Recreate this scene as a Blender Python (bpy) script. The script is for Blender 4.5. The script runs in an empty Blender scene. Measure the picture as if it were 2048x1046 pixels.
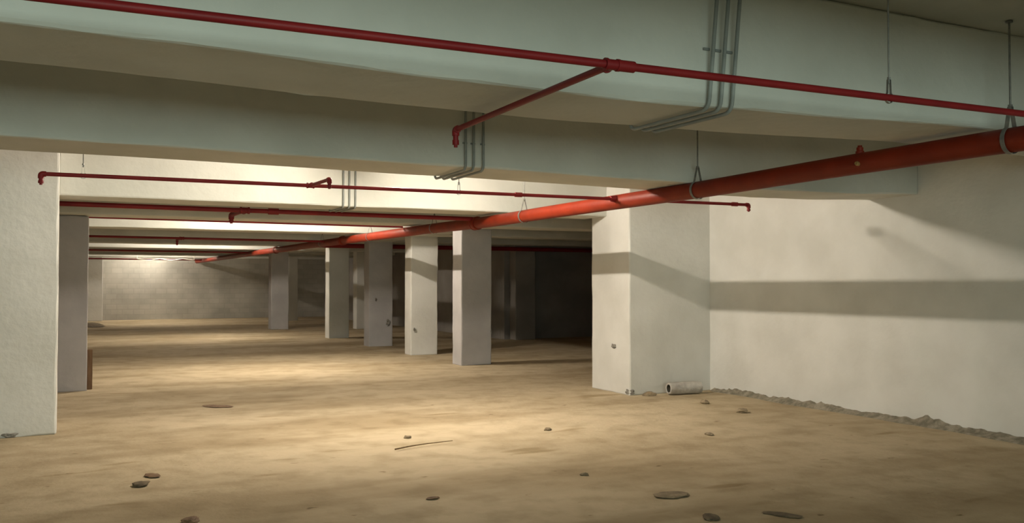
import bpy, bmesh, math, random
from mathutils import Vector, noise

S = bpy.context.scene
C = S.collection
# ------------------------------------------------------------------ camera
cam = bpy.data.cameras.new('camera'); co = bpy.data.objects.new('camera', cam); C.objects.link(co)
cam.sensor_width = 36.0
cam.lens = 36.0 * 1797.9 / 2048.0
cam.clip_start = 0.05; cam.clip_end = 200
co.location = (0, 0, 1.5)
co.rotation_euler = (math.pi/2 + 0.0237, 0, -0.4668)
S.camera = co
# ------------------------------------------------------------------ world + exposure
W = bpy.data.worlds.new('world'); S.world = W; W.use_nodes = True
W.node_tree.nodes['Background'].inputs[0].default_value = (0.75, 0.9, 1.0, 1)
W.node_tree.nodes['Background'].inputs[1].default_value = 0.15
S.view_settings.view_transform = 'Standard'
S.view_settings.look = 'None'
S.view_settings.exposure = 0.0
S.view_settings.gamma = 1.0
S.view_settings.use_curve_mapping = False
S.cycles.diffuse_bounces = 8
S.cycles.max_bounces = 12
S.cycles.use_light_tree = True
# daylight entering through the ramp opening in the wall behind the camera
DAY_W = 400.0
al = bpy.data.lights.new('ramp_daylight', 'AREA'); al.shape = 'RECTANGLE'; al.size = 8.0; al.size_y = 1.4
al.energy = DAY_W; al.color = (0.80, 1.0, 0.90)
ao = bpy.data.objects.new('ramp_daylight', al); C.objects.link(ao)
ao.location = (0.0, -5.1, 1.68); ao.rotation_euler = (math.pi/2+0.35, 0, 0)
# short fluorescent battens: (x, y, z, radiant strength of the glowing glass)
LAMPS = [(3.2, 8.88, 2.99, 1.0), (3.4, 15.65, 2.97, 0.999), (3.4, 25.6, 2.95, 0.7), (3.4, 35.6, 2.95, 0.45), (3.2, 38.85, 2.90, 0.30)]
BULB = 2350.0
BULB_COL = (1.0, 0.895, 0.745)

# ------------------------------------------------------------------ materials
def mat(name, col, col2=None, scale=3.0, rough=0.8, bump=0.0, bscale=30.0, metallic=0.0, spec=0.3, detail=6, stretch=None, contrast=(0.35, 0.65)):
    m = bpy.data.materials.new(name); m.use_nodes = True
    nt = m.node_tree; b = nt.nodes['Principled BSDF']
    b.inputs['Roughness'].default_value = rough
    b.inputs['Metallic'].default_value = metallic
    b.inputs['Specular IOR Level'].default_value = spec
    b.inputs['Base Color'].default_value = (*col, 1)
    tc = nt.nodes.new('ShaderNodeTexCoord'); mp = nt.nodes.new('ShaderNodeMapping')
    nt.links.new(tc.outputs['Object'], mp.inputs[0])
    if stretch: mp.inputs['Scale'].default_value = stretch
    if col2:
        n = nt.nodes.new('ShaderNodeTexNoise'); n.inputs['Scale'].default_value = scale; n.inputs['Detail'].default_value = detail
        nt.links.new(mp.outputs[0], n.inputs['Vector'])
        r = nt.nodes.new('ShaderNodeValToRGB')
        r.color_ramp.elements[0].position = contrast[0]; r.color_ramp.elements[0].color = (*col, 1)
        r.color_ramp.elements[1].position = contrast[1]; r.color_ramp.elements[1].color = (*col2, 1)
        nt.links.new(n.outputs['Fac'], r.inputs[0]); nt.links.new(r.outputs[0], b.inputs['Base Color'])
    if bump:
        n2 = nt.nodes.new('ShaderNodeTexNoise'); n2.inputs['Scale'].default_value = bscale; n2.inputs['Detail'].default_value = 4
        nt.links.new(tc.outputs['Object'], n2.inputs['Vector'])
        bp = nt.nodes.new('ShaderNodeBump'); bp.inputs['Strength'].default_value = bump; bp.inputs['Distance'].default_value = 0.02
        nt.links.new(n2.outputs['Fac'], bp.inputs['Height']); nt.links.new(bp.outputs[0], b.inputs['Normal'])
    return m

M = {}
M['plaster'] = mat('white_plaster', (0.60, 0.59, 0.555), (0.68, 0.67, 0.64), 1.7, 0.85, 0.25, 14)
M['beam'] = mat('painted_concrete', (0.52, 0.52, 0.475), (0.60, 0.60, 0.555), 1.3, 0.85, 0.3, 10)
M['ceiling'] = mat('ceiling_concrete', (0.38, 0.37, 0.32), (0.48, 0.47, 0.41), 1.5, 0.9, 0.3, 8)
M['column_shaded'] = mat('shaded_plaster', (0.36, 0.345, 0.345), (0.45, 0.43, 0.43), 1.4, 0.85, 0.3, 12)  # plaster colour darkened to paint in the shade on these columns
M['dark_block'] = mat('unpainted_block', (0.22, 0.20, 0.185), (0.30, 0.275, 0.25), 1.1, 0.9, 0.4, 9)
M['red'] = mat('red_pipe_paint', (0.16, 0.0155, 0.005), (0.20, 0.020, 0.006), 5, 0.5, 0.05, 30, spec=0.2)
M['red_thin'] = mat('red_branch_paint', (0.16, 0.008, 0.010), (0.20, 0.011, 0.012), 5, 0.5, 0.0, spec=0.25)
M['steel'] = mat('dull_steel', (0.16, 0.16, 0.15), (0.26, 0.25, 0.23), 20, 0.5, metallic=0.5)
M['brass'] = mat('brass', (0.55, 0.38, 0.16), (0.62, 0.45, 0.2), 20, 0.4, metallic=0.8)
M['conduit'] = mat('grey_conduit', (0.20, 0.215, 0.205), (0.27, 0.285, 0.27), 6, 0.5)
M['cement'] = mat('cement_lump', (0.20, 0.155, 0.10), (0.32, 0.25, 0.165), 9, 0.95, 0.8, 30)
M['cylinder'] = mat('cement_casing', (0.36, 0.33, 0.30), (0.52, 0.49, 0.45), 8, 0.9, 0.5, 25)
M['clod'] = mat('dark_clod', (0.10, 0.075, 0.05), (0.19, 0.145, 0.09), 12, 0.95)
M['hollow'] = mat('dark_inside', (0.05, 0.045, 0.035), (0.09, 0.08, 0.06), 9, 0.95)
M['wood'] = mat('brown_timber', (0.13, 0.075, 0.04), (0.22, 0.13, 0.07), 5, 0.8, 0.2, 30, stretch=(4, 4, 0.6))
M['twig'] = mat('dry_stick', (0.16, 0.10, 0.05), (0.24, 0.16, 0.09), 30, 0.85)
M['rubble'] = mat('rubble', (0.17, 0.15, 0.11), (0.34, 0.30, 0.235), 14, 0.95, 0.8, 40)
M['chip'] = mat('broken_plaster', (0.14, 0.13, 0.11), (0.30, 0.28, 0.25), 25, 0.95, 0.6, 50)
M['cable'] = mat('pale_cable', (0.75, 0.70, 0.62), None, rough=0.5)
M['holder'] = mat('black_lampholder', (0.03, 0.03, 0.03), None, rough=0.4)

def floor_mat():
    m = bpy.data.materials.new('sandy_screed'); m.use_nodes = True
    nt = m.node_tree; N = nt.nodes; L = nt.links; b = N['Principled BSDF']
    b.inputs['Roughness'].default_value = 0.9; b.inputs['Specular IOR Level'].default_value = 0.15
    tc = N.new('ShaderNodeTexCoord')
    def nz(scale, detail, stretch=(1, 1, 1), rough=0.55, rot=0):
        mp = N.new('ShaderNodeMapping'); mp.inputs['Scale'].default_value = stretch; mp.inputs['Rotation'].default_value = (0, 0, rot)
        L.new(tc.outputs['Object'], mp.inputs[0])
        n = N.new('ShaderNodeTexNoise'); n.inputs['Scale'].default_value = scale; n.inputs['Detail'].default_value = detail
        n.inputs['Roughness'].default_value = rough
        L.new(mp.outputs[0], n.inputs['Vector']); return n.outputs['Fac']
    def ramp(f, p0, c0, p1, c1):
        r = N.new('ShaderNodeValToRGB'); e = r.color_ramp.elements
        e[0].position = p0; e[0].color = (*c0, 1); e[1].position = p1; e[1].color = (*c1, 1)
        L.new(f, r.inputs[0]); return r.outputs[0]
    def mul(a, c, fac=1.0):
        x = N.new('ShaderNodeMix'); x.data_type = 'RGBA'; x.blend_type = 'MULTIPLY'; x.inputs[0].default_value = fac
        L.new(a, x.inputs[6]); L.new(c, x.inputs[7]); return x.outputs[2]
    base = ramp(nz(0.55, 5), 0.35, (0.44, 0.352, 0.232), 0.66, (0.53, 0.435, 0.302))
    base = mul(base, ramp(nz(3.0, 8, rot=0.4), 0.30, (0.78, 0.76, 0.72), 0.55, (1, 1, 1)))
    # darker streaks running across the hall
    base = mul(base, ramp(nz(0.9, 4, (0.22, 1.0, 1), rot=0.1), 0.36, (0.74, 0.71, 0.66), 0.52, (1, 1, 1)))
    # a few scattered dark specks and small wet marks
    base = mul(base, ramp(nz(7.0, 3, (0.7, 1.3, 1)), 0.24, (0.45, 0.40, 0.33), 0.31, (1, 1, 1)))
    # scuffed arc marks
    base = mul(base, ramp(nz(1.6, 2, (0.5, 1.6, 1), rot=-0.3), 0.28, (0.72, 0.68, 0.6), 0.34, (1, 1, 1)))
    L.new(base, b.inputs['Base Color'])
    bp = N.new('ShaderNodeBump'); bp.inputs['Strength'].default_value = 0.5; bp.inputs['Distance'].default_value = 0.03
    L.new(nz(6.0, 8, rough=0.65), bp.inputs['Height']); L.new(bp.outputs[0], b.inputs['Normal'])
    return m
M['floor'] = floor_mat()

def block_mat():
    m = mat('grey_block_wall', (0.40, 0.385, 0.345), (0.55, 0.53, 0.48), 0.9, 0.9)
    nt = m.node_tree; N = nt.nodes; L = nt.links; b = N['Principled BSDF']
    tc = N.new('ShaderNodeTexCoord'); mp = N.new('ShaderNodeMapping'); mp.inputs['Rotation'].default_value = (math.pi/2, 0, 0)
    L.new(tc.outputs['Object'], mp.inputs[0])
    br = N.new('ShaderNodeTexBrick'); br.inputs['Scale'].default_value = 1.0
    br.inputs['Brick Width'].default_value = 0.42; br.inputs['Row Height'].default_value = 0.21; br.inputs['Mortar Size'].default_value = 0.012
    br.inputs['Color1'].default_value = (1, 1, 1, 1); br.inputs['Color2'].default_value = (0.86, 0.86, 0.86, 1); br.inputs['Mortar'].default_value = (0.8, 0.8, 0.8, 1)
    L.new(mp.outputs[0], br.inputs['Vector'])
    x = N.new('ShaderNodeMix'); x.data_type = 'RGBA'; x.blend_type = 'MULTIPLY'; x.inputs[0].default_value = 0.8
    src = b.inputs['Base Color'].links[0].from_socket
    L.new(src, x.inputs[6]); L.new(br.outputs['Color'], x.inputs[7]); L.new(x.outputs[2], b.inputs['Base Color'])
    return m
M['block'] = block_mat()

mb = bpy.data.materials.new('glowing_glass'); mb.use_nodes = True
nb = mb.node_tree.nodes['Principled BSDF']
nb.inputs['Base Color'].default_value = (1, 0.95, 0.85, 1)
nb.inputs['Emission Color'].default_value = (*BULB_COL, 1); nb.inputs['Emission Strength'].default_value = BULB
M['bulb'] = mb

# ------------------------------------------------------------------ helpers
def tag(o, label=None, cat=None, group=None, kind=None):
    if label: o['label'] = label
    if cat: o['category'] = cat
    if group: o['group'] = group
    if kind: o['kind'] = kind
    return o

def link(name, verts, faces, m, parent=None, smooth=False, bev=0):
    me = bpy.data.meshes.new(name); me.from_pydata([tuple(v) for v in verts], [], faces); me.update()
    bm = bmesh.new(); bm.from_mesh(me); bmesh.ops.remove_doubles(bm, verts=bm.verts, dist=1e-5)
    bmesh.ops.recalc_face_normals(bm, faces=bm.faces); bm.to_mesh(me); bm.free()
    me.materials.append(m)
    if smooth:
        for p in me.polygons: p.use_smooth = True
    o = bpy.data.objects.new(name, me); C.objects.link(o)
    if parent: o.parent = parent
    return o

def root(name, loc, label, cat, group=None):
    o = bpy.data.objects.new(name, None); C.objects.link(o); o.location = loc; o.empty_display_size = 0.2
    return tag(o, label, cat, group)

def gridbox(lo, hi, step=0.25, r=0.02, amp=0.0, seed=0.0, prof=None, nf=1.4):
    """Box as a fine surface grid with rounded arrises and hand-made unevenness."""
    ax = []
    for k in range(3):
        a, b = lo[k], hi[k]; rr = min(r, (b-a)*0.3)
        n = max(1, int(round((b-a-2*rr)/step)))
        ax.append([a] + [a+rr+(b-a-2*rr)*i/n for i in range(n+1)] + [b])
    V, F, idx = [], [], {}
    def vid(i, j, k):
        key = (i, j, k)
        if key in idx: return idx[key]
        p = [ax[0][i], ax[1][j], ax[2][k]]
        ext = [i in (0, len(ax[0])-1), j in (0, len(ax[1])-1), k in (0, len(ax[2])-1)]
        if sum(ext) >= 2:
            for q in range(3):
                if ext[q]:
                    s = 1 if (p[q]-lo[q]) < (hi[q]-p[q]) else -1
                    p[q] += s*min(r, (hi[q]-lo[q])*0.3)*0.30
        P = Vector(p)
        if amp:
            d = noise.noise_vector(Vector((P.x*nf+seed, P.y*nf-seed, P.z*nf)))*amp
            if sum(ext) >= 2:
                d += noise.noise_vector(Vector((P.x*7+seed, P.y*7, P.z*7)))*amp*1.1
                if step < 0.12: d += noise.noise_vector(Vector((P.x*2.3+seed, P.y*3, P.z*3)))*amp*1.0
            P = P + d
        if prof: P = prof(P)
        idx[key] = len(V); V.append(P); return idx[key]
    n = [len(a)-1 for a in ax]
    for i in range(n[0]):
        for j in range(n[1]):
            F.append([vid(i, j, 0), vid(i, j+1, 0), vid(i+1, j+1, 0), vid(i+1, j, 0)])
            F.append([vid(i, j, n[2]), vid(i+1, j, n[2]), vid(i+1, j+1, n[2]), vid(i, j+1, n[2])])
    for i in range(n[0]):
        for k in range(n[2]):
            F.append([vid(i, 0, k), vid(i+1, 0, k), vid(i+1, 0, k+1), vid(i, 0, k+1)])
            F.append([vid(i, n[1], k), vid(i, n[1], k+1), vid(i+1, n[1], k+1), vid(i+1, n[1], k)])
    for j in range(n[1]):
        for k in range(n[2]):
            F.append([vid(0, j, k), vid(0, j, k+1), vid(0, j+1, k+1), vid(0, j+1, k)])
            F.append([vid(n[0], j, k), vid(n[0], j+1, k), vid(n[0], j+1, k+1), vid(n[0], j, k+1)])
    return V, F

def box(name, lo, hi, m, parent=None, **kw):
    off = parent.location if parent else Vector((0, 0, 0))
    V, F = gridbox(lo, hi, **kw)
    return link(name, [v-Vector(off) for v in V], F, m, parent)

def fillet(P, r, seg=5):
    P = [Vector(p) for p in P]; out = [P[0]]
    for a, b, c in zip(P, P[1:], P[2:]):
        u = (a-b); v = (c-b); rr = min(r, u.length*0.45, v.length*0.45); u.normalize(); v.normalize()
        s, e = b+u*rr, b+v*rr
        for t in range(seg+1):
            t /= seg; out.append(s*(1-t)**2 + b*2*t*(1-t) + e*t*t)
    out.append(P[-1]); return out

def tube(P, r, n=16, closed=False, caps=True, rad=None):
    P = [Vector(p) for p in P]; V, F = [], []
    T = []
    for i in range(len(P)):
        if closed: d = P[(i+1) % len(P)]-P[i-1]
        else: d = P[min(i+1, len(P)-1)]-P[max(i-1, 0)]
        T.append(d.normalized())
    up = Vector((0, 0, 1)) if abs(T[0].z) < 0.9 else Vector((1, 0, 0))
    nrm = (up - T[0]*up.dot(T[0])).normalized()
    for i, p in enumerate(P):
        nrm = (nrm - T[i]*nrm.dot(T[i])).normalized(); bn = T[i].cross(nrm)
        rr = rad[i] if rad else r
        for k in range(n):
            a = 2*math.pi*k/n; V.append(p + (nrm*math.cos(a)+bn*math.sin(a))*rr)
    m = len(P)
    for i in range(m if closed else m-1):
        j = (i+1) % m
        for k in range(n):
            F.append([i*n+k, i*n+(k+1) % n, j*n+(k+1) % n, j*n+k])
    if caps and not closed:
        F.append(list(range(n))[::-1]); F.append([(m-1)*n+k for k in range(n)])
    return V, F

def smooth_by_angle(o, ang=0.6):
    for p in o.data.polygons: p.use_smooth = True
    bm = bmesh.new(); bm.from_mesh(o.data)
    for e in bm.edges:
        if len(e.link_faces) == 2 and e.calc_face_angle(0) > ang: e.smooth = False
    bm.to_mesh(o.data); bm.free()

def tub(name, P, r, m, parent=None, **kw):
    V, F = tube(P, r, **kw)
    off = Vector(parent_world(parent))
    o = link(name, [v-off for v in V], F, m, parent); smooth_by_angle(o); return o

def parent_world(p):
    v = Vector((0, 0, 0))
    while p: v = v + Vector(p.location); p = p.parent
    return v

def lathe(name, prof, axis_o, axis_d, m, parent=None, n=24):
    """prof: list of (distance along the axis, radius)"""
    d = Vector(axis_d).normalized(); o0 = Vector(axis_o)
    u = d.orthogonal().normalized(); w = d.cross(u); V, F = [], []
    for t, r in prof:
        for k in range(n):
            a = 2*math.pi*k/n; V.append(o0 + d*t + (u*math.cos(a)+w*math.sin(a))*r)
    for i in range(len(prof)-1):
        for k in range(n): F.append([i*n+k, i*n+(k+1) % n, (i+1)*n+(k+1) % n, (i+1)*n+k])
    F.append(list(range(n))[::-1]); F.append([(len(prof)-1)*n+k for k in range(n)])
    off = parent_world(parent)
    ob = link(name, [v-off for v in V], F, m, parent); smooth_by_angle(ob); return ob

def interp(x, pts):
    if x <= pts[0][0]: return pts[0][1]
    for (a, ya), (b, yb) in zip(pts, pts[1:]):
        if x <= b:
            t = (x-a)/(b-a); t = t*t*(3-2*t)*0.5 + t*0.5
            return ya + (yb-ya)*t
    return pts[-1][1]

# ------------------------------------------------------------------ the setting
CEIL = 3.10
XL, XR, XR2, YB, YF = -4.0, 8.18, 14.0, -5.0, 39.7
def slab(name, lo, hi, m, **kw):
    return tag(box(name, lo, hi, m, **kw), kind='structure')
# floor: lightly undulating screed
def floor_obj():
    V, F = [], []
    xs = [XL-0.3 + i*0.25 for i in range(int((XR2-XL+0.6)/0.25)+2)]
    ys = [-12 + j*0.25 for j in range(int((YF+12.3)/0.25)+2)]
    for y in ys:
        for x in xs: V.append((x, y, noise.noise(Vector((x*0.9, y*0.9, 0)))*0.008 - 0.004))
    nx = len(xs)
    for j in range(len(ys)-1):
        for i in range(nx-1): F.append([j*nx+i, j*nx+i+1, (j+1)*nx+i+1, (j+1)*nx+i])
    o = link('floor', V, F, M['floor'], smooth=True); tag(o, kind='structure')
floor_obj()
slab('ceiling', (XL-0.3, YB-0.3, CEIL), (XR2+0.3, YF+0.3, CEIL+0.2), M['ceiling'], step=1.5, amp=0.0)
slab('wall_right', (XR, YB, -0.02), (XR+0.25, 11.25, CEIL), M['plaster'], step=0.5, r=0.01, amp=0.006)
slab('wall_left', (XL-0.25, YB, -0.02), (XL, YF, CEIL), M['plaster'], step=1.0, r=0.01)
slab('wall_far', (XL, YF, -0.02), (10.85, YF+0.25, CEIL), M['block'], step=0.8, r=0.01, amp=0.004)
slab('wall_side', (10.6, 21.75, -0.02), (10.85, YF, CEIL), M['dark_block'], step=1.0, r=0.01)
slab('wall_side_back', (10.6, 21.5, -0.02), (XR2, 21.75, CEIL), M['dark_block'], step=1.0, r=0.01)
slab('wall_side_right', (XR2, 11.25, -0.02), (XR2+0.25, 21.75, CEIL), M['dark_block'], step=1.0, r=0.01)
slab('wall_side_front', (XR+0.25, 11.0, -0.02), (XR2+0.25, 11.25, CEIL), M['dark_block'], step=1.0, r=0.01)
# back wall with the wide ramp opening behind the camera
def back_wall():
    V, F = [], []
    for lo, hi in [((XL, YB-0.25, -0.02), (-3.8, YB, CEIL)), ((4.0, YB-0.25, -0.02), (XR+0.25, YB, CEIL)), ((-3.8, YB-0.25, 2.4), (4.0, YB, CEIL))]:
        v, f = gridbox(lo, hi, step=2, r=0.0)
        n = len(V); V += v; F += [[q+n for q in ff] for ff in f]
    tag(link('wall_back', V, F, M['plaster']), kind='structure')
back_wall()

# ------------------------------------------------------------------ beams
def beam(lo, hi, label, sag=None, amp=0.006, seed=0, step=0.22, group='deep concrete ceiling beams'):
    def prof(P):
        if sag:
            t = (CEIL-P.z)/(CEIL-lo[2]); P = P.copy(); P.z += (interp(P.x, sag)-lo[2])*max(0, min(1, t))
        return P
    o = box('concrete_beam', lo, (hi[0], hi[1], CEIL-0.002), M['beam'], step=step, r=0.018, amp=amp, seed=seed, prof=prof)
    return tag(o, label, 'beam', group)
BB = 2.425
beam((XL, 3.69, BB), (XR, 4.36, 0), 'nearest deep concrete ceiling beam, lit blue-grey along its rough lower edge', seed=1.3, step=0.09,
     sag=[(-4, 2.46), (-0.2, 2.438), (0.5, 2.431), (1.5, 2.410), (2.5, 2.407), (3.4, 2.425), (5.1, 2.470), (8, 2.47)])
beam((XL, 6.60, BB), (XR, 7.27, 0), 'second concrete ceiling beam, olive-grey face crossed by conduits, ending at the right wall', seed=4.1, step=0.09,
     sag=[(-4, 2.445), (-0.4, 2.441), (0.8, 2.438), (3.0, 2.427), (4.9, 2.415), (5.8, 2.39), (7.2, 2.405), (8.2, 2.44)])
beam((-0.015, 10.6, BB), (6.83, 11.2, 0), 'brilliantly lit white ceiling beam spanning from the left column to the right pillar', seed=7.7)
FAR = [(13.55, 14.15, 2.44, 'dim brown ceiling beam just behind the brightly lit one'),
       (17.0, 17.6, 2.465, 'white-lit ceiling beam seen as a bright strip above the hall'),
       (20.3, 20.9, 2.47, 'dark far ceiling beam right behind the bright strip beam'),
       (23.6, 24.2, 2.47, 'dark far ceiling beam just in front of a thin lit one'),
       (26.9, 27.5, 2.47, 'far ceiling beam catching lamp light as a thin pale line'),
       (30.2, 30.8, 2.47, 'shaded far ceiling beam just behind the thin pale one'),
       (33.5, 34.1, 2.47, 'shaded ceiling beam, second from the far wall'),
       (36.8, 37.4, 2.47, 'ceiling beam nearest the far wall, with bright face')]
for i, (a, b, z, lab) in enumerate(FAR):
    beam((XL, a, z), (XR2 if a < 20.5 else 10.6, b, 0), lab, seed=10+i*2.3, step=0.5, amp=0.005)
for i, y in enumerate((0.4, -2.9)):
    beam((XL, y, BB), (XR, y+0.65, 0), 'concrete ceiling beam over or behind the viewpoint', seed=40+i, step=0.6, group='beams behind the viewpoint')
# lengthwise beams over the row of columns
ends = [14.15] + [v for f in FAR[1:] for v in (f[0], f[1])]
segs = [(14.15, 17.0), (17.6, 20.3), (20.9, 23.6), (24.2, 26.9), (27.5, 30.2)]
words = ['nearest', 'second', 'third', 'fourth', 'farthest']
for i, (a, b) in enumerate(segs):
    o = box('lengthwise_beam', (6.5, a+0.005, 2.49), (7.14, b-0.005, CEIL-0.002), M['beam'], step=0.5, r=0.015, amp=0.004, seed=60+i)
    tag(o, f'{words[i]} lengthwise concrete beam segment above the receding column row', 'beam', 'lengthwise beams over the columns')

# ------------------------------------------------------------------ columns
def column(lo, hi, label, m, seed, amp=0.007, group='freestanding hall columns', chips=()):
    c = root('concrete_column', ((lo[0]+hi[0])/2, (lo[1]+hi[1])/2, 0), label, 'column', group)
    box('shaft', lo, hi, m, c, step=0.16, r=0.02, amp=amp, seed=seed, nf=1.8)
    for (p, nrm, w, h) in chips: chip(c, p, nrm, w, h, seed)
    return c
def chip(parent, p, nrm, w, h, seed):
    """a knocked-out lump of plaster: a ragged shallow dark patch standing slightly proud"""
    p = Vector(p); nrm = Vector(nrm); t = nrm.cross(Vector((0, 0, 1))).normalized()
    V, F = [], []; n = 14
    rings = [(1.0, -0.004), (0.86, 0.012), (0.5, 0.018), (0.2, 0.010)]
    for s, d in rings:
        for k in range(n):
            a = 2*math.pi*k/n; q = 0.75+0.5*noise.noise(Vector((math.cos(a)*1.7+seed, math.sin(a)*1.7, seed*3)))
            V.append(p + t*math.cos(a)*w*s*q + Vector((0, 0, 1))*math.sin(a)*h*s*q + nrm*d)
    for i in range(len(rings)-1):
        for k in range(n): F.append([i*n+k, i*n+(k+1) % n, (i+1)*n+(k+1) % n, (i+1)*n+k])
    F.append([(len(rings)-1)*n+k for k in range(n)])
    off = Vector(parent.location)
    o = link('plaster_chip', [v-off for v in V], F, M['chip'], parent); o['label'] = 'dark broken patch in the plaster'

pil = column((6.82, 10.045, -0.01), (8.20, 11.0, CEIL-0.004), 'broad white pillar joined to the right wall, pipe shadow across it', M['plaster'], 3.3, amp=0.006,
       group='wall pillars', chips=[((6.82, 10.42, 0.63), (-1, 0, 0), 0.075, 0.045), ((6.84, 10.06, 0.04), (-0.7, -0.7, 0), 0.09, 0.05)])
lc = column((-1.35, 10.045, -0.01), (-0.005, 11.0, CEIL-0.004), 'broad pale green-white pillar cut by the left edge of the photo', M['plaster'], 5.9, amp=0.008,
       group='wall pillars', chips=[((-0.42, 10.04, 0.02), (0, -1, 0), 0.10, 0.03)])
column((-0.95, 13.85, -0.01), (0.365, 14.15, 2.43), 'shaded grey column standing just behind the left pillar', M['column_shaded'], 8.1, group='left side columns')
column((0.55, 39.0, -0.01), (1.55, 39.65, CEIL-0.004), 'small grey pillar against the far wall at left', M['plaster'], 9.4, group='left side columns')
ROW = [((6.53, 15.0), (7.14, 15.42), 'nearest freestanding column, shaded grey face and bright left edge', [((7.135, 15.03, 0.60), (0.7, -0.7, 0), 0.05, 0.06)]),
       ((6.53, 17.62), (7.13, 18.0), 'second freestanding column, warm lit face with slanting shadow band', [((6.60, 17.6, 0.53), (0, -1, 0), 0.03, 0.05)]),
       ((6.53, 20.45), (7.12, 20.85), 'third freestanding column, all in grey shade with smudged side', [((7.0, 20.44, 0.55), (0, -1, 0), 0.07, 0.10), ((6.70, 20.44, 1.1), (0, -1, 0), 0.03, 0.05)]),
       ((6.53, 23.95), (7.09, 24.35), 'fourth freestanding column, narrow and warm lit, crossed by a shadow', []),
       ((6.10, 29.3), (6.66, 29.75), 'farthest freestanding column of the row, bluish with bright left edge', [])]
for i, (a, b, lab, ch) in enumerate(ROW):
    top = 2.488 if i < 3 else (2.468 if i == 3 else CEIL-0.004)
    column((a[0], a[1], -0.01), (b[0], b[1], top), lab, M['column_shaded'] if i in (0, 2, 4) else M['plaster'], 12+i*1.7, chips=ch)
column((8.12, 35.8, -0.01), (8.5, 36.2, CEIL-0.004), 'thin pale column far behind the farthest one of the row', M['plaster'], 31, group='second row columns')
column((8.65, 28.4, -0.01), (9.05, 28.8, CEIL-0.004), 'shadowy lilac column glimpsed between third and fourth freestanding columns', M['plaster'], 33, group='second row columns')
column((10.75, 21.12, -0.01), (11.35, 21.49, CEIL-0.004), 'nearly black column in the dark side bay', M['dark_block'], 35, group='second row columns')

# ------------------------------------------------------------------ main fire pipe
PX = 5.16
PZ = [(-6, 2.37), (3.4, 2.367), (4.6, 2.362), (6.8, 2.338), (9.2, 2.333), (11.0, 2.322), (13.5, 2.345), (17.4, 2.36), (26, 2.375), (39.6, 2.39)]
def pz(y): return interp(y, PZ)
main = root('fire_main_pipe', (PX, 3.0, pz(3.0)), 'thick red fire main pipe running the length of the hall', 'pipe')
tub('pipe_run', [(PX, y, pz(y)) for y in [-4.9 + 0.5*i for i in range(90)] if y < 39.65], 0.076, M['red'], main, n=32)
def coupling(y, R=0.094, w=0.075):
    z = pz(y)
    c = lathe('coupling', [(-w, 0.074), (-w, R*0.93), (-w*0.8, R), (-w*0.45, R), (-w*0.4, R*0.93), (w*0.4, R*0.93), (w*0.45, R), (w*0.8, R), (w, R*0.93), (w, 0.074)], (PX, y, z), (0, 1, 0), M['red'], main, n=32)
    return c
for y in (0.5, 11.35, 17.9, 24.2): coupling(y)
lathe('outlet_boss', [(0.05, 0.03), (0.088, 0.03), (0.092, 0.024), (0.115, 0.024), (0.118, 0.016), (0.13, 0.016)], (PX, 4.652, pz(4.652)), (0, 0, 1), M['red'], main, n=16)
lb = lathe('plug', [(0.05, 0.016), (0.09, 0.016), (0.092, 0.012), (0.1, 0.012)], (PX, 4.60, pz(4.6)-0.02), (-1, 0, 0.1), M['brass'], main, n=12); lb['label'] = 'small brass plug on the pipe side'

# ------------------------------------------------------------------ sprinkler branches
def elbow_drop(parent, p, d_in, r, drop):
    """elbow fitting turning down, with a short nipple below"""
    p = Vector(p); d = Vector(d_in).normalized()
    P = fillet([p-d*r*2.2, p, p+Vector((0, 0, -r*2.2))], r*1.6, 6)
    e = tub('elbow', P, r*1.35, M['red_thin'], parent, n=14)
    lathe('drop_nipple', [(0, r), (drop*0.45, r), (drop*0.45, r*1.25), (drop*0.8, r*1.25), (drop*0.8, r*0.7), (drop, r*0.7)], p+Vector((0, 0, -r*1.6)), (0, 0, -1), M['red_thin'], parent, n=14)
def tee(parent, p, d, r, arm):
    p = Vector(p); d = Vector(d).normalized()
    w = r*2.0
    tf = lathe('tee_fitting', [(-w, r*0.98), (-w, r*1.5), (-w*0.65, r*1.5), (-w*0.6, r*1.28), (w*0.6, r*1.28), (w*0.65, r*1.5), (w, r*1.5), (w, r*0.98)], p, d, M['red_thin'], parent, n=16)
    lathe('tee_neck', [(r*0.6, r*1.25), (r*2.0, r*1.25), (r*2.0, r*1.5), (r*2.7, r*1.5), (r*2.7, r)], p, arm, M['red_thin'], tf, n=16)
def branch(a, b, r, label, arms=(), end=None, tees=(), group='thin sprinkler branch pipes', sag=0.0, on_main=True):
    a, b = Vector(a), Vector(b)
    t = root('sprinkler_branch_pipe', tuple(a), label, 'pipe', group)
    n = 24
    pts = []
    for i in range(n+1):
        s = i/n; p = a.lerp(b, s); p.z -= sag*4*s*(1-s); pts.append(p)
    tub('pipe_run', pts, r, M['red_thin'], t, n=16)
    d = (b-a).normalized()
    def at_x(x):
        s = (x-a.x)/(b.x-a.x); p = a.lerp(b, s); p.z -= sag*4*s*(1-s); return p
    for x, vec, drop in arms:
        p = at_x(x); q = p+Vector(vec); tee(t, p, d, r, vec)
        am = tub('arm', [p, q], r*0.92, M['red_thin'], t, n=14)
        elbow_drop(am, q, vec, r*0.92, drop)
    if end:
        for p, dd, drop in end: elbow_drop(t, p, dd, r, drop)
    for x in tees:
        w = r*2.2
        lathe('coupling', [(-w, r), (-w, r*1.4), (w, r*1.4), (w, r)], at_x(x), d, M['red_thin'], t, n=14)
    if on_main and b.x > PX-0.01 or on_main == 'mid':
        p = at_x(PX-0.08); lathe('saddle', [(-0.05, r*1.1), (-0.05, r*1.7), (0.02, r*2.2)], p, (1, 0, 0), M['red_thin'], t, n=16)
    return t
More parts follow.
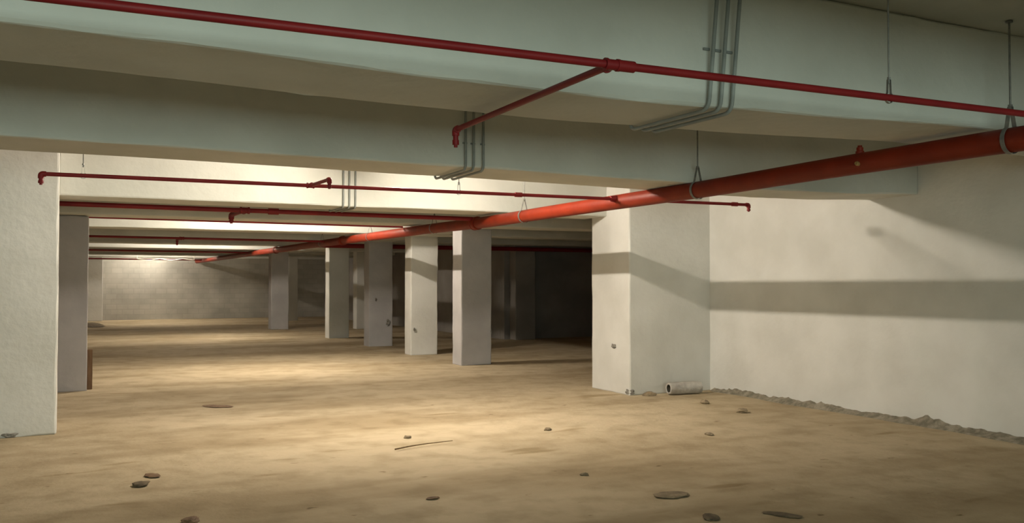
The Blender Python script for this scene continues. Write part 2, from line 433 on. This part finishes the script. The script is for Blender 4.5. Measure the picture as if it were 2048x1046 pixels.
branch((-3.4, 3.10, 2.35), (PX-0.05, 2.875, 2.36), 0.0165, 'long red sprinkler branch crossing in front of the nearest beam', sag=0.0,
       arms=[(1.93, (0.045, 1.66, 0.0), 0.075)], tees=(1.995,))
branch((-0.135, 7.99, 2.36), (6.79, 7.67, 2.36), 0.0165, 'thin dark red branch pipe against the brightly lit beam, free at both ends',
       arms=[(1.98, (0.02, -0.55, 0.0), 0.055)], end=[((-0.135, 7.99, 2.36), (-1, 0, 0), 0.06), ((6.79, 7.67, 2.36), (1, 0, 0), 0.05)], tees=(4.0, 6.6), on_main='mid')
branch((-3.4, 11.55, 2.42), (PX-0.05, 11.37, 2.385), 0.029, 'dark red branch pipe tucked close behind the bright beam', arms=[(2.05, (-0.02, 0.85, 0.0), 0.07)], tees=(2.4,))
branch((-3.4, 14.19, 2.448), (PX-0.05, 14.19, 2.43), 0.016, 'thin dark branch pipe hugging the lower edge of the dim brown beam')
branch((-3.4, 19.2, 2.41), (PX-0.05, 19.1, 2.39), 0.022, 'red-brown branch pipe beyond the bright strip beam', arms=[(2.2, (0, 0.8, 0), 0.08)])
branch((PX+0.06, 20.98, 2.385), (XR2-0.02, 20.98, 2.385), 0.055, 'thick dark red cross pipe running right behind the column row', on_main=False)
branch((-3.4, 27.75, 2.43), (PX-0.05, 27.75, 2.41), 0.025, 'far branch pipe just behind the thin pale beam')
branch((-3.4, 37.65, 2.43), (PX-0.05, 37.65, 2.41), 0.028, 'farthest branch pipe low over the end of the hall')

# ------------------------------------------------------------------ hangers
def hanger(x, y, z, pr, label, top=CEIL, big=True):
    t = root('pipe_hanger', (x, y, z), label, 'hanger', 'threaded rod pipe hangers')
    R = pr + 0.006; h = R*1.35+ (0.05 if big else 0.05)
    pts = []
    a0 = math.radians(28)
    for i in range(25):
        a = math.pi/2 + a0 + (2*math.pi-2*a0)*i/24
        pts.append(Vector((x+R*math.cos(a), y, z+R*math.sin(a))))
    topp = z+R+h*0.75
    P = [Vector((x-0.008, y, topp))] + pts + [Vector((x+0.008, y, topp))]
    # flat strap: thin ribbon swept round the pipe
    w = 0.014 if big else 0.006; th = 0.003
    V, F = [], []
    for i, p in enumerate(P):
        c = Vector((x, y, z)) if 0 < i < len(P)-1 else Vector((x, y, topp-0.2))
        d = (p-c); d.y = 0; d.normalize()
        for s, u in ((-w, 0), (w, 0), (w, th), (-w, th)): V.append(p+Vector((0, s, 0))+d*u)
    for i in range(len(P)-1):
        for k in range(4): F.append([i*4+k, i*4+(k+1) % 4, (i+1)*4+(k+1) % 4, (i+1)*4+k])
    F.append([0, 1, 2, 3]); F.append([(len(P)-1)*4+k for k in (3, 2, 1, 0)])
    link('clevis_strap', [v-Vector((x, y, z)) for v in V], F, M['steel'], t)
    rr = 0.0065 if big else 0.004
    rd = tub('rod', [(x, y, topp-0.015), (x, y, top-0.004)], rr, M['steel'], t, n=10)
    lathe('nut', [(0, rr*2.2), (0.012, rr*2.2)], (x, y, topp+0.002), (0, 0, 1), M['steel'], rd, n=6)
    lathe('anchor_plate', [(0, rr*3.2), (0.01, rr*3.2)], (x, y, top-0.014), (0, 0, 1), M['steel'], rd, n=12)
hl = {3.50: 'large rod hanger holding the main pipe before the nearest beam', 6.50: 'rod hanger holding the main pipe before the second beam',
      9.9: 'rod hanger on the orange-lit stretch of main pipe', 12.9: 'rod hanger on the main pipe behind the bright beam', 16.1: 'rod hanger on the main pipe near the bright strip beam',
      19.5: 'rod hanger on the far main pipe beyond the strip beam', 0.1: 'rod hanger on the main pipe beside the viewpoint', -3.6: 'rod hanger on the main pipe behind the viewpoint'}
for y, lab in hl.items(): hanger(PX, y, pz(y), 0.076, lab)
hanger(3.43, 2.92, 2.357, 0.0165, 'small rod hanger on the long near branch, right of the conduits', big=False)
hanger(0.165, 7.976, 2.36, 0.0165, 'small rod hanger at the left end of the thin branch pipe', big=False)
hanger(3.38, 7.828, 2.36, 0.0165, 'small rod hanger midway on the thin branch pipe', big=False)

# ------------------------------------------------------------------ conduits wrapping the beams
CXS = [(2.985, 2.90, 3.055), (3.06, 2.97, 3.13), (3.135, 3.055, 3.205)]
cn = ['left', 'middle', 'right']
for i, (xa, xb, xc) in enumerate(CXS):
    r = 0.0105; g = r+0.004
    t = root('conduit', (xa, 3.6, 2.7), f'{cn[i]} one of the three grey conduits looping under the ceiling beams', 'conduit', 'grey conduits over the beams')
    zc = CEIL-g; st = 0.028*i
    P = [(xa+0.55, 3.69-g-0.01+0.0, zc-0.0), (xa+0.02, 3.69-g-0.01, zc), (xa, 3.69-g-0.008, 2.395-0.002*i), (xa, 4.36+g+0.008, 2.395-0.002*i), (xa, 4.36+g+0.008, zc),
         (xb, 6.60-g-0.008, zc), (xb, 6.60-g-0.008, 2.405), (xb+0.02, 7.27+g+0.01, 2.405), (xb+0.02, 7.27+g+0.01, zc),
         (xc, 10.6-g-0.006, zc), (xc, 10.6-g-0.006, 2.405), (xc, 11.2+g+0.01, 2.405), (xc, 11.2+g+0.01, zc)]
    P[0] = (xa+0.10+0.5*0, 3.0-0.2*i, zc); P[1] = (xa+0.035, 3.69-g-0.05, zc)
    tub('conduit_tube', fillet(P, 0.06, 6), r, M['conduit'], t, n=12)
    for (x, y, z) in ((xa, 3.69, 2.71), (xb, 6.6, 2.62)):
        off = parent_world(t)
        V, F = gridbox((x-0.020, y-0.012, z-0.006), (x+0.020, y-0.001, z+0.008), step=1, r=0.002)
        link('saddle_clip', [v-off for v in V], F, M['conduit'], t)

# ------------------------------------------------------------------ short tube lights hung under the slab
LL = ['short glowing tube light hanging behind the second beam', 'short glowing tube light in front of the bright strip beam', 'short glowing tube light in front of the thin pale far beam',
      'short glowing tube light in front of the last beam', 'short glowing tube light between the last beam and the far wall']
for (x, y, z, k), lab in zip(LAMPS, LL):
    t = root('tube_light', (x, y, z), lab, 'lamp', 'short tube lights')
    mt = M['bulb']
    if k != 1.0:
        mt = M['bulb'].copy(); mt.node_tree.nodes['Principled BSDF'].inputs['Emission Strength'].default_value = BULB*k
    h = 0.29
    lathe('glass_tube', [(-h, 0.013), (-h+0.01, 0.0165), (h-0.01, 0.0165), (h, 0.013)], (x, y, z), (0, 1, 0), mt, t, n=16)
    for sgn in (-1, 1):
        lathe('end_cap', [(0, 0.019), (0.03, 0.019), (0.035, 0.012)], (x, y+sgn*(h+0.001), z), (0, sgn, 0), M['holder'], t, n=16)
        tub('cord', [(x, y+sgn*(h+0.018), z+0.017), (x, y+sgn*(h+0.018), CEIL-0.02)], 0.004, M['holder'], t, n=8)
        lathe('ceiling_hook', [(0, 0.012), (0.018, 0.015)], (x, y+sgn*(h+0.018), CEIL-0.021), (0, 0, 1), M['holder'], t, n=12)

# ------------------------------------------------------------------ droopy pale cable near the far wall
P = []
for i in range(50):
    s = i/49; P.append((2.6+1.9*s, 36.3-1.0*s, 2.44-0.035-0.055*abs(math.sin(s*math.pi*2.5))))
P = [(2.6, 36.3, CEIL-0.01)] + P + [(4.5, 35.3, CEIL-0.01)]
tag(tub('loose_cable', P, 0.012, M['cable'], n=8), 'pale loose cable drooping in loops below the farthest beams', 'cable')

# ------------------------------------------------------------------ things on the floor
bd = box('timber_board', (0.368, 14.0, 0.0), (0.435, 14.10, 0.56), M['wood'], step=0.1, r=0.006, amp=0.004, seed=2)
tag(bd, 'short brown timber board standing upright against the shaded grey column', 'board')

cy = root('concrete_cylinder', (7.54, 9.81, 0.075), 'grey hollow concrete cylinder lying at the foot of the right pillar', 'debris')
def cyl():
    d = Vector((0.985, -0.12, 0)).normalized(); c = Vector((7.54, 9.81, 0.085))
    u = Vector((0, 0, 1)); w = d.cross(u); V, F = [], []; n = 28
    prof = [(-0.235, 0.052), (-0.245, 0.066), (-0.235, 0.078), (-0.1, 0.081), (0.05, 0.080), (0.2, 0.083), (0.245, 0.078), (0.25, 0.06)]
    for t, r in prof:
        for k in range(n):
            a = 2*math.pi*k/n; q = 1+0.09*noise.noise(Vector((t*9, math.cos(a)*2, math.sin(a)*2)))
            V.append(c+d*t+(u*math.cos(a)+w*math.sin(a))*r*q)
    for i in range(len(prof)-1):
        for k in range(n): F.append([i*n+k, i*n+(k+1) % n, (i+1)*n+(k+1) % n, (i+1)*n+k])
    F.append([(len(prof)-1)*n+k for k in range(n)])
    off = Vector(cy.location)
    o = link('casing', [v-off for v in V], F, M['cylinder'], cy); smooth_by_angle(o)
    V2, F2 = [], []
    for t, r in [(-0.236, 0.056), (-0.15, 0.05), (-0.15, 0.001)]:
        for k in range(n):
            a = 2*math.pi*k/n; V2.append(c+d*t+(u*math.cos(a)+w*math.sin(a))*r)
    for i in range(2):
        for k in range(n): F2.append([i*n+k, i*n+(k+1) % n, (i+1)*n+(k+1) % n, (i+1)*n+k])
    o = link('hollow_end', [v-off for v in V2], F2, M['hollow'], cy); o['label'] = 'dark hollow end facing left'
cyl()

def rock(name, x, y, sx, sy, sz, seed, m, label, cat, group=None, z0=None):
    bm = bmesh.new(); bmesh.ops.create_icosphere(bm, subdivisions=3, radius=1.0)
    for v in bm.verts:
        p = v.co.copy(); n = 1+0.38*noise.noise(p*1.3+Vector((seed, seed*2, 0)))+0.16*noise.noise(p*3.5+Vector((0, seed, seed)))
        v.co = Vector((p.x*sx*n, p.y*sy*n, max(-0.35, p.z)*sz*n))
    me = bpy.data.meshes.new(name); bm.to_mesh(me); bm.free(); me.materials.append(m)
    o = bpy.data.objects.new(name, me); C.objects.link(o); o.location = (x, y, sz*0.33 if z0 is None else z0); o.rotation_euler = (0, 0, seed)
    return tag(o, label, cat, group)
R = rock
R('debris_lump', 0.563, 7.256, 0.07, 0.055, 0.014, 1.1, M['clod'], 'dark flat clod alone on the left foreground floor', 'debris')
R('debris_lump', 0.66, 7.55, 0.09, 0.05, 0.006, 1.9, M['wood'], 'faint brown clod just behind the dark flat one at left', 'debris')
R('debris_lump', 3.026, 8.246, 0.04, 0.03, 0.018, 2.3, M['cement'], 'small pebble just behind the long stick', 'debris')
R('debris_lump', 4.466, 8.055, 0.045, 0.035, 0.018, 3.7, M['cement'], 'pebble on the lit floor right of the stick', 'debris')
R('debris_lump', 7.10, 8.15, 0.085, 0.06, 0.035, 4.2, M['cement'], 'brown clod on the floor in front of the right wall rubble', 'debris')
R('debris_lump', 7.20, 8.95, 0.06, 0.05, 0.035, 4.9, M['cement'], 'small clod between the pillar and the right wall rubble', 'debris')
R('debris_lump', 5.746, 7.08, 0.05, 0.04, 0.018, 5.1, M['cement'], 'tiny clod on the open floor right of centre', 'debris')
R('debris_lump', 3.894, 5.201, 0.13, 0.09, 0.007, 6.2, M['cement'], 'flat brown crust on the floor in the lower right', 'debris')
R('debris_lump', 3.737, 4.598, 0.085, 0.05, 0.011, 7.3, M['clod'], 'dark clod cut near the bottom edge right of centre', 'debris')
R('debris_lump', 4.20, 4.43, 0.12, 0.05, 0.008, 8.4, M['clod'], 'dark grey flat lump at the very bottom edge of the photo', 'debris')
R('debris_lump', 3.679, 6.049, 0.035, 0.025, 0.014, 8.8, M['cement'], 'small pebble inside the scuffed arc on the floor', 'debris')
R('debris_lump', 2.338, 5.865, 0.05, 0.03, 0.010, 9.5, M['wood'], 'thin brown flake on the bare floor below the stick', 'debris')
R('debris_lump', 0.753, 5.984, 0.07, 0.05, 0.02, 10.6, M['wood'], 'dark clod at the bottom edge toward the left', 'debris')
R('debris_lump', 1.75, 11.4, 0.20, 0.10, 0.008, 11.7, M['wood'], 'flat dark patch of dirt in the shade behind the left pillar', 'debris')
R('debris_lump', 7.05, 9.93, 0.09, 0.06, 0.035, 12.2, M['cement'], 'crumbled mortar lump against the pillar foot', 'debris')

R('dirt_heap', 1.05, 35.0, 0.42, 1.7, 0.05, 0.05, M['clod'], 'long low heap of dark dirt on the floor before the far left wall pillar', 'debris')

# rubble ridge swept along the foot of the right wall
def ridge():
    V, F = [], []; random.seed(5)
    nl, nc = 220, 9
    for i in range(nl):
        s = i/(nl-1); y = 9.95 - 7.4*s
        wdt = 0.10 + 0.05*noise.noise(Vector((y*1.7, 0, 0))) + 0.16*max(0, (6.6-y)/4.0)**0.7 if y < 6.6 else 0.10+0.05*noise.noise(Vector((y*1.7, 0, 0)))
        h = 0.045 + 0.035*noise.noise(Vector((y*2.6, 3, 0))) + 0.012*noise.noise(Vector((y*11, 1, 0)))
        h += 0.06*math.exp(-((y-6.45)/0.13)**2) + 0.03*math.exp(-((y-8.1)/0.25)**2) + 0.025*math.exp(-((y-9.3)/0.3)**2)
        for k in range(nc):
            c = k/(nc-1)
            x = XR-0.004 - wdt*c
            z = max(0, h)*(1-c)**1.1*(1+0.5*noise.noise(Vector((x*14, y*14, 2)))) - 0.008*c
            V.append((x, y, z + 0.001))
    for i in range(nl-1):
        for k in range(nc-1): F.append([i*nc+k, i*nc+k+1, (i+1)*nc+k+1, (i+1)*nc+k])
    # flat underside closes the heap
    b = len(V)
    for i in range(nl):
        V.append((XR-0.004, V[i*nc][1], -0.012)); V.append((V[i*nc+nc-1][0], V[i*nc][1], -0.012))
    for i in range(nl-1):
        F.append([b+2*i, b+2*i+1, b+2*i+3, b+2*i+2])
        F.append([i*nc, (i+1)*nc, b+2*i+2, b+2*i]); F.append([i*nc+nc-1, b+2*i+1, b+2*i+3, (i+1)*nc+nc-1])
    F.append([k for k in range(nc)]+[b+1, b]); F.append([(nl-1)*nc+k for k in range(nc)][::-1]+[b+2*nl-2, b+2*nl-1])
    o = link('rubble_heap', V, F, M['rubble'])
    tag(o, 'low grey ridge of swept rubble along the foot of the right wall', 'rubble', kind='stuff')
ridge()

def stick():
    a = Vector((2.70, 7.68, 0.012)); b = Vector((3.325, 7.855, 0.014)); P = []
    for i in range(15):
        s = i/14; p = a.lerp(b, s); p += Vector((0, 0.012*math.sin(s*5), 0.006*math.sin(s*3.1))); P.append(p)
    tag(tub('stick', P, 0.006, M['twig'], n=8, rad=[0.0075-0.004*i/14 for i in range(15)]), 'long thin dry stick lying on the lit floor', 'stick')
stick()
